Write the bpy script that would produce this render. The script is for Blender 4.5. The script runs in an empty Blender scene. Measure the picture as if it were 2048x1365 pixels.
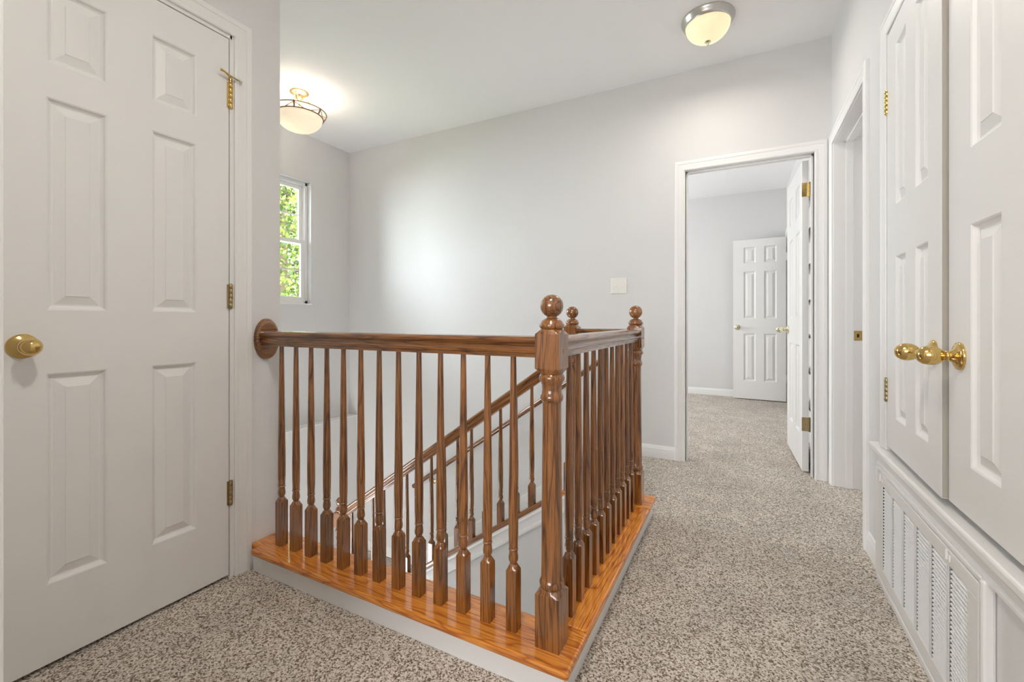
import bpy, bmesh, math, random
import numpy as np
from mathutils import Vector, Matrix
random.seed(7); rng = np.random.default_rng(7)
sc = bpy.context.scene
C = sc.collection
R = math.radians

# ------------------------------------------------------------------ camera, sky, sun, daylight, fill lights, exposure
cam_d = bpy.data.cameras.new('camera'); cam = bpy.data.objects.new('camera', cam_d); C.objects.link(cam)
cam.location = (0, 0, 0.98); cam.rotation_euler = (R(90), 0, R(27.6))
cam_d.sensor_width = 36; cam_d.lens = 885 / 2048 * 36; cam_d.shift_y = -42.5 / 2048
cam_d.clip_start = 0.02
sc.camera = cam
sc.view_settings.view_transform = 'Standard'; sc.view_settings.look = 'None'
sc.view_settings.gamma = 1; sc.view_settings.use_curve_mapping = False
sc.view_settings.exposure = 1.25
sc.cycles.use_denoising = True; sc.cycles.use_adaptive_sampling = True; sc.cycles.adaptive_threshold = 0.07; sc.cycles.adaptive_min_samples = 16
sc.cycles.max_bounces = 9; sc.cycles.diffuse_bounces = 6; sc.cycles.transmission_bounces = 2; sc.cycles.glossy_bounces = 3
sc.cycles.sample_clamp_indirect = 6

w = bpy.data.worlds.new('sky'); sc.world = w; w.use_nodes = True
bg = w.node_tree.nodes['Background']; bg.inputs[0].default_value = (0.86, 0.93, 1.0, 1); bg.inputs[1].default_value = 10.5

def light(name, kind, energy, loc, rot, color=(1, 1, 1), **kw):
    d = bpy.data.lights.new(name, kind); d.energy = energy; d.color = color
    for k, v in kw.items(): setattr(d, k, v)
    o = bpy.data.objects.new(name, d); o.location = loc; o.rotation_euler = rot; C.objects.link(o); return o

sun = light('sun', 'SUN', 4.0, (3, 3, 12), (R(38), 0, R(62)), (1.0, 0.95, 0.85), angle=R(1.0))
# daylight at the bedroom window, then added fill lights out of view
light('bedroom_window_daylight', 'AREA', 25, (-2.86, 4.95, 1.45), (0, R(-90), 0), (0.93, 0.97, 1.0), shape='RECTANGLE', size=1.3, size_y=1.5)
light('rear_fill', 'AREA', 28, (-0.55, -2.88, 1.5), (R(90), 0, 0), (0.97, 0.98, 1.0), shape='RECTANGLE', size=1.9, size_y=1.4)  # added fill from behind the camera, set at a made-up window
light('downstairs_fill', 'AREA', 13, (-2.8, 1.215, -1.0), (R(112), 0, 0), (0.95, 0.98, 1.0), shape='RECTANGLE', size=1.0, size_y=1.1)  # unseen fill added on the near stairwell wall, tilted up to brighten the well
light('side_room_fill', 'AREA', 4, (2.15, 2.78, 1.5), (0, R(90), 0), (0.97, 0.98, 1.0), shape='RECTANGLE', size=1.0, size_y=0.7)  # unseen fill added in the side room to brighten the door jamb
# sampling portal in the stairwell window
light('stair_window_portal', 'AREA', 1, (-3.60, 2.355, 1.70), (0, R(-90), 0), shape='RECTANGLE', size=1.13, size_y=0.9).data.cycles.is_portal = True

# ------------------------------------------------------------------ materials
def srgb(r, g, b):
    f = lambda c: (c / 255) / 12.92 if c / 255 <= 0.04045 else ((c / 255 + 0.055) / 1.055) ** 2.4
    return (f(r), f(g), f(b), 1)

def new_mat(name):
    m = bpy.data.materials.new(name); m.use_nodes = True
    nt = m.node_tree; return m, nt, nt.nodes['Principled BSDF']

def N(nt, t, **kw):
    n = nt.nodes.new(t)
    for k, v in kw.items():
        if k.startswith('i_'): n.inputs[k[2:].replace('_', ' ')].default_value = v
        else: setattr(n, k, v)
    return n

def plain(name, col, rough=0.5, metal=0.0, coat=0.0, spec=0.5):
    m, nt, b = new_mat(name)
    b.inputs['Base Color'].default_value = col; b.inputs['Roughness'].default_value = rough
    b.inputs['Metallic'].default_value = metal; b.inputs['Coat Weight'].default_value = coat
    b.inputs['Specular IOR Level'].default_value = spec
    return m

def paint(name, col, rough, bump_scale, bump_str, dist=0.001, aniso=None):
    m, nt, b = new_mat(name); L = nt.links
    b.inputs['Roughness'].default_value = rough; b.inputs['Specular IOR Level'].default_value = 0.12 if rough > 0.6 else 0.5
    tc = N(nt, 'ShaderNodeTexCoord'); geo = N(nt, 'ShaderNodeNewGeometry')
    src = geo.outputs['Position']
    if aniso:
        mp = N(nt, 'ShaderNodeMapping'); mp.inputs['Scale'].default_value = aniso
        L.new(tc.outputs['Object'], mp.inputs['Vector']); src = mp.outputs['Vector']
    nz = N(nt, 'ShaderNodeTexNoise'); nz.inputs['Scale'].default_value = bump_scale; nz.inputs['Detail'].default_value = 3
    L.new(src, nz.inputs['Vector'])
    bp = N(nt, 'ShaderNodeBump'); bp.inputs['Strength'].default_value = bump_str; bp.inputs['Distance'].default_value = dist
    L.new(nz.outputs['Fac'], bp.inputs['Height']); L.new(bp.outputs['Normal'], b.inputs['Normal'])
    n2 = N(nt, 'ShaderNodeTexNoise'); n2.inputs['Scale'].default_value = 1.3; n2.inputs['Detail'].default_value = 2
    L.new(geo.outputs['Position'], n2.inputs['Vector'])
    mx = N(nt, 'ShaderNodeMix', data_type='RGBA'); L.new(n2.outputs['Fac'], mx.inputs['Factor'])
    mx.inputs['A'].default_value = tuple(c * 0.985 for c in col[:3]) + (1,); mx.inputs['B'].default_value = tuple(min(1, c * 1.015) for c in col[:3]) + (1,)
    L.new(mx.outputs['Result'], b.inputs['Base Color'])
    return m

def oak(name, axis, dark, mid, lite, ring=22.0, coat=1.0, rough=0.32, fig=0.55):
    """oak with long pores and cathedral figure running along one local axis"""
    m, nt, b = new_mat(name); L = nt.links
    tc = N(nt, 'ShaderNodeTexCoord'); oi = N(nt, 'ShaderNodeObjectInfo')
    ad = N(nt, 'ShaderNodeVectorMath', operation='MULTIPLY_ADD')
    comb = N(nt, 'ShaderNodeCombineXYZ')
    for k in range(3): L.new(oi.outputs['Random'], comb.inputs[k])
    L.new(comb.outputs[0], ad.inputs[0]); ad.inputs[1].default_value = (7.3, 4.1, 9.7); L.new(tc.outputs['Object'], ad.inputs[2])
    def mapped(along, across):
        mp = N(nt, 'ShaderNodeMapping'); s = [across] * 3; s[axis] = along
        mp.inputs['Scale'].default_value = s; L.new(ad.outputs[0], mp.inputs['Vector']); return mp.outputs['Vector']
    # figure: growth rings cut lengthwise
    nz = N(nt, 'ShaderNodeTexNoise'); nz.inputs['Scale'].default_value = 1.0; nz.inputs['Detail'].default_value = 3
    nz.inputs['Roughness'].default_value = 0.45; L.new(mapped(fig, 9.0), nz.inputs['Vector'])
    mu = N(nt, 'ShaderNodeMath', operation='MULTIPLY'); mu.inputs[1].default_value = ring; L.new(nz.outputs['Fac'], mu.inputs[0])
    fr = N(nt, 'ShaderNodeMath', operation='FRACT'); L.new(mu.outputs[0], fr.inputs[0])
    rr = N(nt, 'ShaderNodeValToRGB'); e = rr.color_ramp.elements
    e[0].position = 0.0; e[0].color = (0.15, 0.15, 0.15, 1); e[1].position = 1.0; e[1].color = (0.3, 0.3, 0.3, 1)
    x = e.new(0.10); x.color = (0.55, 0.55, 0.55, 1); x = e.new(0.45); x.color = (1, 1, 1, 1); x = e.new(0.85); x.color = (0.8, 0.8, 0.8, 1)
    L.new(fr.outputs[0], rr.inputs[0])
    # pores
    p = N(nt, 'ShaderNodeTexNoise'); p.inputs['Scale'].default_value = 1.0; p.inputs['Detail'].default_value = 4
    p.inputs['Roughness'].default_value = 0.6; L.new(mapped(9.0, 330.0), p.inputs['Vector'])
    pr = N(nt, 'ShaderNodeValToRGB'); e = pr.color_ramp.elements
    e[0].position = 0.36; e[0].color = (0.25, 0.25, 0.25, 1); e[1].position = 0.56; e[1].color = (1, 1, 1, 1)
    L.new(p.outputs['Fac'], pr.inputs[0])
    mul = N(nt, 'ShaderNodeMath', operation='MULTIPLY'); L.new(rr.outputs[0], mul.inputs[0]); L.new(pr.outputs[0], mul.inputs[1])
    bl = N(nt, 'ShaderNodeTexNoise'); bl.inputs['Scale'].default_value = 1.0; bl.inputs['Detail'].default_value = 2; L.new(mapped(2.2, 14.0), bl.inputs['Vector'])
    sm = N(nt, 'ShaderNodeMath', operation='MULTIPLY_ADD'); L.new(bl.outputs['Fac'], sm.inputs[0]); sm.inputs[1].default_value = 0.45; L.new(mul.outputs[0], sm.inputs[2])
    cr = N(nt, 'ShaderNodeValToRGB'); e = cr.color_ramp.elements
    e[0].position = 0.12; e[0].color = dark; e[1].position = 1.25 / 1.3; e[1].color = lite
    x = e.new(0.55); x.color = mid
    L.new(sm.outputs[0], cr.inputs[0])
    hv = N(nt, 'ShaderNodeHueSaturation')
    vr = N(nt, 'ShaderNodeMapRange'); vr.inputs['To Min'].default_value = 0.86; vr.inputs['To Max'].default_value = 1.14
    L.new(oi.outputs['Random'], vr.inputs['Value']); L.new(vr.outputs[0], hv.inputs['Value'])
    L.new(cr.outputs[0], hv.inputs['Color']); L.new(hv.outputs[0], b.inputs['Base Color'])
    b.inputs['Specular IOR Level'].default_value = 0.2; b.inputs['Roughness'].default_value = rough; b.inputs['Coat Weight'].default_value = coat; b.inputs['Coat Roughness'].default_value = 0.11; b.inputs['Coat IOR'].default_value = 1.75
    bp = N(nt, 'ShaderNodeBump'); bp.inputs['Strength'].default_value = 0.25; bp.inputs['Distance'].default_value = 0.0006
    L.new(mul.outputs[0], bp.inputs['Height']); L.new(bp.outputs['Normal'], b.inputs['Normal'])
    return m

def carpet(name):
    """flecked twist pile: every tuft a cell with its own yarn colour"""
    m, nt, b = new_mat(name); L = nt.links
    geo = N(nt, 'ShaderNodeNewGeometry')
    wz = N(nt, 'ShaderNodeTexNoise'); wz.inputs['Scale'].default_value = 210; wz.inputs['Detail'].default_value = 2; L.new(geo.outputs['Position'], wz.inputs['Vector'])
    wv = N(nt, 'ShaderNodeVectorMath', operation='MULTIPLY_ADD'); L.new(wz.outputs['Color'], wv.inputs[0]); wv.inputs[1].default_value = (0.006, 0.006, 0.0); L.new(geo.outputs['Position'], wv.inputs[2])
    vo = N(nt, 'ShaderNodeTexVoronoi'); vo.inputs['Scale'].default_value = 250; vo.voronoi_dimensions = '2D'; L.new(wv.outputs[0], vo.inputs['Vector'])
    sx = N(nt, 'ShaderNodeSeparateColor'); L.new(vo.outputs['Color'], sx.inputs[0])
    n3 = N(nt, 'ShaderNodeTexNoise'); n3.inputs['Scale'].default_value = 120; n3.inputs['Detail'].default_value = 2; L.new(geo.outputs['Position'], n3.inputs['Vector'])
    ad = N(nt, 'ShaderNodeMath', operation='MULTIPLY_ADD'); L.new(n3.outputs['Fac'], ad.inputs[0]); ad.inputs[1].default_value = 0.6; L.new(sx.outputs[0], ad.inputs[2])
    hf = N(nt, 'ShaderNodeMath', operation='MULTIPLY'); L.new(ad.outputs[0], hf.inputs[0]); hf.inputs[1].default_value = 0.625
    cr = N(nt, 'ShaderNodeValToRGB'); e = cr.color_ramp.elements
    e[0].position = 0.22; e[0].color = srgb(108, 90, 73); e[1].position = 0.78; e[1].color = srgb(243, 233, 221)
    x = e.new(0.36); x.color = srgb(164, 147, 130); x = e.new(0.46); x.color = srgb(204, 192, 178)
    L.new(hf.outputs[0], cr.inputs[0])
    n2 = N(nt, 'ShaderNodeTexNoise'); n2.inputs['Scale'].default_value = 5; n2.inputs['Detail'].default_value = 3
    L.new(geo.outputs['Position'], n2.inputs['Vector'])
    mr = N(nt, 'ShaderNodeMapRange'); mr.inputs['From Min'].default_value = 0.3; mr.inputs['From Max'].default_value = 0.7
    mr.inputs['To Min'].default_value = 0.88; mr.inputs['To Max'].default_value = 1.08; L.new(n2.outputs['Fac'], mr.inputs['Value'])
    hv = N(nt, 'ShaderNodeHueSaturation'); L.new(cr.outputs[0], hv.inputs['Color']); L.new(mr.outputs[0], hv.inputs['Value'])
    L.new(hv.outputs[0], b.inputs['Base Color']); b.inputs['Roughness'].default_value = 0.95; b.inputs['Specular IOR Level'].default_value = 0.1
    b.inputs['Sheen Weight'].default_value = 0.2
    iv = N(nt, 'ShaderNodeMath', operation='SUBTRACT'); iv.inputs[0].default_value = 1.0; L.new(vo.outputs['Distance'], iv.inputs[1])
    bp = N(nt, 'ShaderNodeBump'); bp.inputs['Strength'].default_value = 0.8; bp.inputs['Distance'].default_value = 0.004
    L.new(iv.outputs[0], bp.inputs['Height']); L.new(bp.outputs['Normal'], b.inputs['Normal'])
    return m

def glow_glass(name, col, strength, base):
    m, nt, b = new_mat(name); L = nt.links
    b.inputs['Base Color'].default_value = base; b.inputs['Roughness'].default_value = 0.35
    geo = N(nt, 'ShaderNodeTexCoord'); nz = N(nt, 'ShaderNodeTexNoise'); nz.inputs['Scale'].default_value = 9; nz.inputs['Detail'].default_value = 3
    L.new(geo.outputs['Object'], nz.inputs['Vector'])
    mr = N(nt, 'ShaderNodeMapRange'); mr.inputs['To Min'].default_value = strength * 0.7; mr.inputs['To Max'].default_value = strength * 1.3
    L.new(nz.outputs['Fac'], mr.inputs['Value'])
    b.inputs['Emission Color'].default_value = col; L.new(mr.outputs[0], b.inputs['Emission Strength'])
    return m

M = {}
M['wall'] = paint('wall_paint_grey', srgb(221, 220, 219), 0.75, 190, 0.28, 0.002)
M['ceiling'] = paint('ceiling_paint_white', srgb(245, 245, 246), 0.9, 230, 0.45, 0.002)
M['trim'] = paint('trim_paint_white', srgb(235, 234, 232), 0.38, 60, 0.05)
M['door'] = paint('door_paint_white', srgb(232, 231, 229), 0.42, 1.0, 0.22, 0.0008, (22, 22, 420))
M['grille'] = paint('grille_enamel_white', srgb(230, 229, 227), 0.4, 80, 0.05)
M['edge'] = paint('door_edge_grey', srgb(168, 162, 152), 0.6, 25, 0.2)  # darker grey than the door paint, for the meeting edge
M['dark'] = plain('grille_void_dark', srgb(38, 33, 28), 0.9)
M['brass'] = plain('polished_brass', (0.70, 0.49, 0.18, 1), 0.13, 1.0)
M['old_brass'] = plain('aged_brass', (0.42, 0.33, 0.18, 1), 0.35, 1.0)
M['pale_brass'] = plain('pale_brass', (0.75, 0.70, 0.52, 1), 0.2, 1.0)
M['nickel'] = plain('brushed_nickel', (0.62, 0.60, 0.56, 1), 0.28, 1.0)
M['gold'] = plain('champagne_gold', (0.80, 0.60, 0.34, 1), 0.32, 1.0)
M['bronze'] = plain('dark_bronze', (0.30, 0.20, 0.12, 1), 0.4, 0.8)
M['plastic'] = plain('switch_plastic_white', srgb(235, 233, 226), 0.35)
M['vinyl'] = plain('window_vinyl_white', srgb(236, 235, 233), 0.4)
M['rubber'] = plain('rubber_tip', srgb(205, 198, 185), 0.6)
od, om, ol = srgb(40, 20, 7), srgb(104, 60, 24), srgb(148, 94, 42)
for k, ax in enumerate('xyz'): M['oak_' + ax] = oak('oak_stained_' + ax, k, od, om, ol)
pd, pm, pl = srgb(100, 52, 12), srgb(196, 108, 30), srgb(230, 150, 60)
M['plank_x'] = oak('oak_plank_x', 0, pd, pm, pl, ring=15, coat=0.8, rough=0.3, fig=1.3)
M['plank_y'] = oak('oak_plank_y', 1, pd, pm, pl, ring=15, coat=0.8, rough=0.3, fig=1.3)
M['carpet'] = carpet('carpet_flecked')
M['glow'] = glow_glass('frosted_lamp_glass', (1.0, 0.80, 0.50, 1), 0.30, srgb(225, 205, 175))
M['glow2'] = glow_glass('alabaster_lamp_glass', (1.0, 0.84, 0.60, 1), 0.26, srgb(225, 210, 188))
m, nt, b = new_mat('window_glass'); L = nt.links
tp = N(nt, 'ShaderNodeBsdfTransparent'); tp.inputs[0].default_value = (0.96, 0.98, 0.97, 1); gl = N(nt, 'ShaderNodeBsdfGlossy'); gl.inputs['Roughness'].default_value = 0.02
lw_ = N(nt, 'ShaderNodeFresnel'); lw_.inputs[0].default_value = 1.3; mx = N(nt, 'ShaderNodeMixShader')
L.new(lw_.outputs[0], mx.inputs[0]); L.new(tp.outputs[0], mx.inputs[1]); L.new(gl.outputs[0], mx.inputs[2]); L.new(mx.outputs[0], nt.nodes['Material Output'].inputs[0]); M['glass'] = m
m, nt, b = new_mat('leaf_green'); L = nt.links
oi = N(nt, 'ShaderNodeNewGeometry'); cr = N(nt, 'ShaderNodeValToRGB'); e = cr.color_ramp.elements
e[0].color = srgb(40, 60, 15); e[1].color = srgb(116, 130, 46); L.new(oi.outputs['Random Per Island'], cr.inputs[0]); L.new(cr.outputs[0], b.inputs['Base Color'])
b.inputs['Roughness'].default_value = 0.5
tr = N(nt, 'ShaderNodeBsdfTranslucent'); L.new(cr.outputs[0], tr.inputs[0]); mx = N(nt, 'ShaderNodeMixShader'); mx.inputs[0].default_value = 0.45
L.new(b.outputs[0], mx.inputs[1]); L.new(tr.outputs[0], mx.inputs[2]); L.new(mx.outputs[0], nt.nodes['Material Output'].inputs[0]); M['leaf'] = m
M['bark'] = paint('bark_brown', srgb(96, 82, 68), 0.9, 40, 0.8, 0.02)
M['lawn'] = paint('lawn_green', srgb(108, 112, 84), 0.95, 30, 0.8, 0.02)

# ------------------------------------------------------------------ helpers
class MB:
    def __init__(s): s.v = []; s.f = []
    def add(s, v, f):
        o = len(s.v); s.v += [tuple(p) for p in v]; s.f += [tuple(i + o for i in q) for q in f]; return s
    def box(s, x0, x1, y0, y1, z0, z1):
        v = [(x, y, z) for z in (z0, z1) for y in (y0, y1) for x in (x0, x1)]
        return s.add(v, [(0, 2, 3, 1), (4, 5, 7, 6), (0, 1, 5, 4), (2, 6, 7, 3), (0, 4, 6, 2), (1, 3, 7, 5)])
    def rings(s, rings, cap0=True, cap1=True, close=True):
        n = len(rings[0]); v = [p for r in rings for p in r]; f = []
        for i in range(len(rings) - 1):
            for j in range(n if close else n - 1):
                k = (j + 1) % n
                f.append((i * n + j, i * n + k, (i + 1) * n + k, (i + 1) * n + j))
        if cap0: f.append(tuple(reversed(range(n))))
        if cap1: f.append(tuple((len(rings) - 1) * n + j for j in range(n)))
        return s.add(v, f)
    def lathe(s, prof, n=24, mat=None, cap0=True, cap1=True):
        mat = mat or Matrix.Identity(4)
        rr = [[tuple(mat @ Vector((r * math.cos(2 * math.pi * j / n), r * math.sin(2 * math.pi * j / n), z))) for j in range(n)] for r, z in prof]
        return s.rings(rr, cap0, cap1)
    def loft(s, secs, n=32):
        """secs: (z, half size, squareness)"""
        rr = []
        for z, r, q in secs:
            ring = []
            for j in range(n):
                a = 2 * math.pi * j / n; c, d = math.cos(a), math.sin(a)
                k = 1 / max(abs(c), abs(d)); m_ = r * (q * k + (1 - q))
                ring.append((c * m_, d * m_, z))
            rr.append(ring)
        return s.rings(rr)
    def tube(s, pts, rad, n=10):
        pts = [Vector(p) for p in pts]; rr = []; up = Vector((0, 0, 1))
        for i, p in enumerate(pts):
            t = (pts[min(i + 1, len(pts) - 1)] - pts[max(i - 1, 0)]).normalized()
            a = t.cross(up if abs(t.z) < 0.95 else Vector((1, 0, 0))).normalized(); b = a.cross(t)
            r = rad[i] if isinstance(rad, (list, tuple)) else rad
            rr.append([tuple(p + r * (a * math.cos(2 * math.pi * j / n) + b * math.sin(2 * math.pi * j / n))) for j in range(n)])
        return s.rings(rr)
    def sweep(s, prof, pts, A, B):
        """profile (a,b) swept along pts; A[i], B[i] vectors per point"""
        rr = [[tuple(Vector(p) + a * Vector(A[i]) + b * Vector(B[i])) for a, b in prof] for i, p in enumerate(pts)]
        return s.rings(rr)
    def mesh(s, name, smooth=None):
        me = bpy.data.meshes.new(name); me.from_pydata(s.v, [], s.f)
        bm = bmesh.new(); bm.from_mesh(me); bmesh.ops.recalc_face_normals(bm, faces=bm.faces); bm.to_mesh(me); bm.free()
        if smooth is not None:
            me.shade_smooth(); me.set_sharp_from_angle(angle=R(smooth))
        return me

def obj(name, src, mat=None, parent=None, loc=(0, 0, 0), rot=(0, 0, 0), smooth=None, bevel=None):
    me = src.mesh(name, smooth) if isinstance(src, MB) else src
    if mat and not me.materials: me.materials.append(M[mat] if isinstance(mat, str) else mat)
    o = bpy.data.objects.new(name, me); C.objects.link(o); o.parent = parent; o.location = loc; o.rotation_euler = rot
    if bevel:
        md = o.modifiers.new('edge', 'BEVEL'); md.width = bevel; md.segments = 2; md.limit_method = 'ANGLE'; md.angle_limit = R(40)
    return o

def empty(name, loc=(0, 0, 0), rot=(0, 0, 0)):
    o = bpy.data.objects.new(name, None); C.objects.link(o); o.location = loc; o.rotation_euler = rot; o.empty_display_size = 0.1; return o

def tag(o, label, cat, group=None, kind=None):
    o['label'] = label; o['category'] = cat
    if group: o['group'] = group
    if kind: o['kind'] = kind
    return o

def struct(name, src, mat, label, cat, **kw):
    return tag(obj(name, src, mat, **kw), label, cat, kind='structure')

# ------------------------------------------------------------------ dimensions
XL, XR, YF, ZC = -1.731, 0.472, 3.27, 2.70
XW, YB = -3.60, 6.32
ZT = 0.095                                     # top of the oak planks round the stairwell
NX, NY, NY2, NX3, NX4 = -0.465, 1.125, 2.19, -0.79, -2.50
NOSE = lambda x: (x + 0.85) * 0.691            # stair nosing line

# ------------------------------------------------------------------ the setting: floors, walls, ceilings
m_ = MB()
m_.box(-2.6, 2.3, -3.05, 1.20, -0.25, 0); m_.box(-0.56, 2.3, 1.20, 3.37, -0.25, 0); m_.box(-0.68, -0.56, 2.24, 3.27, -0.25, 0)
m_.box(-3.1, 2.3, 3.37, 6.45, -0.25, 0)
struct('floor', m_, 'carpet', 'flecked beige and brown carpet covering the landing and hallway', 'floor')

m_ = MB()   # left wall round the left door
m_.box(-1.85, XL, 0.20, 0.372, 0, ZC); m_.box(-1.85, XL, 1.003, 1.20, 0, ZC); m_.box(-1.85, XL, 0.372, 1.003, 2.058, ZC)
struct('wall_left', m_, 'wall', 'grey wall around the closed panelled door on the left', 'wall')
m_ = MB(); m_.box(-3.75, -1.85, 1.08, 1.20, -0.42, ZC); m_.box(-1.85, -0.56, 1.08, 1.20, -0.42, -0.25); m_.box(-3.75, -0.56, 1.08, 1.20, -2.7, -1.58); m_.box(-3.75, -3.33, 1.08, 1.20, -1.58, -0.42); m_.box(-0.97, -0.56, 1.08, 1.20, -1.58, -0.42); m_.box(-3.75, -0.56, 1.0, 1.08, -2.7, -0.25)
struct('wall_stairwell', m_, 'wall', 'grey wall on the near side of the stairwell', 'wall')
m_ = MB()   # wall with the stair window
m_.box(-3.75, XW, 1.20, 1.90, 0, ZC); m_.box(-3.75, XW, 2.81, YF, 0, ZC); m_.box(-3.75, XW, 1.90, 2.81, 0, 1.13); m_.box(-3.75, XW, 1.90, 2.81, 2.267, ZC)
m_.box(-3.75, XW + 0.10, 1.20, YF, -2.7, 0.0)
struct('wall_window', m_, 'wall', 'grey end wall of the stairwell with the tall window', 'wall')
m_ = MB(); m_.box(XW, XW + 0.11, 1.20, YF, 0.0, 0.012)
struct('trim_1', m_, 'trim', 'white ledge cap along the thicker lower wall below the stair window', 'ledge', bevel=0.004)
m_ = MB()   # far wall
m_.box(-3.75, -0.356, YF, YF + 0.10, -2.7, ZC); m_.box(0.386, XR, YF, YF + 0.10, 0, ZC); m_.box(-0.356, 0.386, YF, YF + 0.10, 2.028, ZC)
struct('wall_back', m_, 'wall', 'long grey wall behind the stairs with the light switch and doorway', 'wall')
m_ = MB()   # right wall
m_.box(XR, 0.60, 0.08, 0.90, 0, ZC); m_.box(XR, 0.60, 0.90, 1.33, 0, 0.47); m_.box(XR, 0.60, 2.10, 2.058 + 0.365, 0, 0.47); m_.box(XR, 0.60, 1.33, 2.10, 0, 0.04); m_.box(XR, 0.60, 1.33, 2.10, 0.395, 0.47); m_.box(XR, 0.60, 0.90, 2.058, 2.012, ZC)
m_.box(XR, 0.60, 2.058, 2.423, 0.47, ZC); m_.box(XR, 0.60, 2.423, 3.195, 2.040, ZC); m_.box(XR, 0.60, 3.195, YF + 0.1, 0, ZC)
struct('wall_right', m_, 'wall', 'pale wall on the right with the raised cupboard and side doorway', 'wall')
m_ = MB()   # bedroom beyond the doorway
m_.box(-3.05, 0.60, YB, YB + 0.1, 0, 2.6); m_.box(-3.05, -2.95, 3.37, 4.2, 0, 2.6); m_.box(-3.05, -2.95, 5.7, YB, 0, 2.6)
m_.box(-3.05, -2.95, 4.2, 5.7, 0, 0.75); m_.box(-3.05, -2.95, 4.2, 5.7, 2.15, 2.6)
m_.box(0.465, 0.60, 3.37, 5.50, 0, 2.6); m_.box(0.465, 0.60, 6.17, YB, 0, 2.6); m_.box(0.465, 0.60, 5.50, 6.17, 2.0, 2.6)
struct('wall_bedroom', m_, 'wall', 'light grey walls of the bedroom seen through the far doorway', 'wall')
m_ = MB(); m_.box(-3.1, 2.3, 3.37, 6.45, 2.585, 2.7)
struct('ceiling_bedroom', m_, 'ceiling', 'white ceiling of the bedroom seen through the far doorway', 'ceiling')
m_ = MB(); m_.box(-3.75, 2.3, -3.05, YF + 0.1, ZC, 2.82)
struct('ceiling', m_, 'ceiling', 'white textured ceiling over the landing and stairwell', 'ceiling')
m_ = MB()   # end wall beside the camera and the room behind it
m_.box(-1.85, -0.918, 0.08, 0.20, 0, ZC); m_.box(-0.918, XR, 0.08, 0.20, 2.12, ZC)
struct('wall_front', m_, 'wall', 'end wall of the landing at the extreme left edge', 'wall')
m_ = MB()
m_.box(-2.6, -2.5, -2.95, 1.08, 0, ZC); m_.box(-2.6, -1.85, 0.08, 0.2, 0, ZC); m_.box(2.2, 2.3, -3.05, 6.45, 0, ZC); m_.box(0.60, 2.2, 0.08, 0.2, 0, ZC)
m_.box(-2.6, -1.5, -3.05, -2.95, 0, ZC); m_.box(0.4, 2.3, -3.05, -2.95, 0, ZC); m_.box(-1.5, 0.4, -3.05, -2.95, 0, 0.8); m_.box(-1.5, 0.4, -3.05, -2.95, 2.2, ZC)
struct('wall_rear', m_, 'wall', 'pale walls of the room behind the landing', 'wall')
m_ = MB(); m_.box(1.05, 1.15, 0.2, 2.25, 0, ZC); m_.box(0.60, 2.2, 2.20, 2.30, 0, ZC); m_.box(0.60, 2.2, YF, YF + 0.1, 0, ZC); m_.box(0.60, 2.2, 5.3, 5.4, 0, 2.6); m_.box(0.60, 2.2, 6.32, 6.42, 0, 2.6)
struct('wall_side', m_, 'wall', 'plain partition walls inside the cupboard and side room', 'wall')
m_ = MB(); m_.box(-0.56, -0.44, 1.08, 3.27, -2.7, -0.25)
struct('wall_landing', m_, 'wall', 'grey wall under the hallway side of the railing', 'wall')
m_ = MB(); m_.box(-3.75, -0.44, 1.08, 3.37, -2.82, -2.7)
struct('floor_lower', m_, 'carpet', 'carpeted floor at the bottom of the stairwell', 'floor')

# far door jamb, side door jamb, closet reveal, left jamb
def casing(name, s0, s1, z1, fn, label, prof, z0=0.0, closed=False, n_legs=3):
    """moulded casing round an opening; fn(s, z, t) maps opening plane to 3D, t = out of the wall"""
    m_ = MB()
    path = [(s0, z0, -1, 0), (s0, z1, -1, 1), (s1, z1, 1, 1), (s1, z0, 1, 0)]
    rr = [[fn(s + w_ * a, z + w_ * b, t) for w_, t in prof] for s, z, a, b in path]
    m_.rings(rr)
    return struct(name, m_, 'trim', label, 'door trim', smooth=25)
CAS = [(0, 0), (0, 0.010), (0.004, 0.0125), (0.012, 0.0125), (0.014, 0.0105), (0.018, 0.0105), (0.030, 0.0145), (0.040, 0.0155), (0.042, 0.0175), (0.056, 0.018), (0.062, 0.0155), (0.064, 0.012), (0.064, 0)]
casing('trim_2', 0.366, 1.008, 2.062, lambda s, z, t: (XL + t, s, z), 'white moulded casing around the closed door on the left', CAS)
casing('trim_3', -0.362, 0.390, 2.012, lambda s, z, t: (s, YF - t, z), 'white moulded casing around the far doorway to the bedroom', [(a * 1.0, b) for a, b in CAS])
casing('trim_4', 2.418, 3.188, 2.022, lambda s, z, t: (XR - t, s, z), 'white moulded casing around the side doorway on the right', CAS)
casing('trim_5', 0.88, 2.062, 2.020, lambda s, z, t: (XR - t, s, z), 'white moulded casing around the raised cupboard doors', CAS, z0=0.505)
casing('trim_6', 5.50, 6.17, 2.0, lambda s, z, t: (0.465 - t, s, z), 'white casing around the open door inside the bedroom', CAS)
def jamb(name, mb, label): return struct(name, mb, 'trim', label, 'door jamb', bevel=0.0015)
m_ = MB()
m_.box(-1.85, XL + 0.002, 0.354, 0.372, 0, 2.07); m_.box(-1.85, XL + 0.002, 0.9935, 1.021, 0, 2.07); m_.box(-1.85, XL + 0.002, 0.372, 1.003, 2.0485, 2.07)
m_.box(-1.79, -1.772, 0.372, 0.384, 0, 2.05); m_.box(-1.79, -1.772, 0.982, 0.994, 0, 2.05)
jamb('trim_7', m_, 'white door jamb behind the closed door on the left')
m_ = MB()
m_.box(-0.374, -0.356, YF - 0.002, YF + 0.102, 0, 2.028); m_.box(0.386, 0.404, YF - 0.002, YF + 0.102, 0, 2.028); m_.box(-0.374, 0.404, YF - 0.002, YF + 0.102, 2.010, 2.028)
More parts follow.
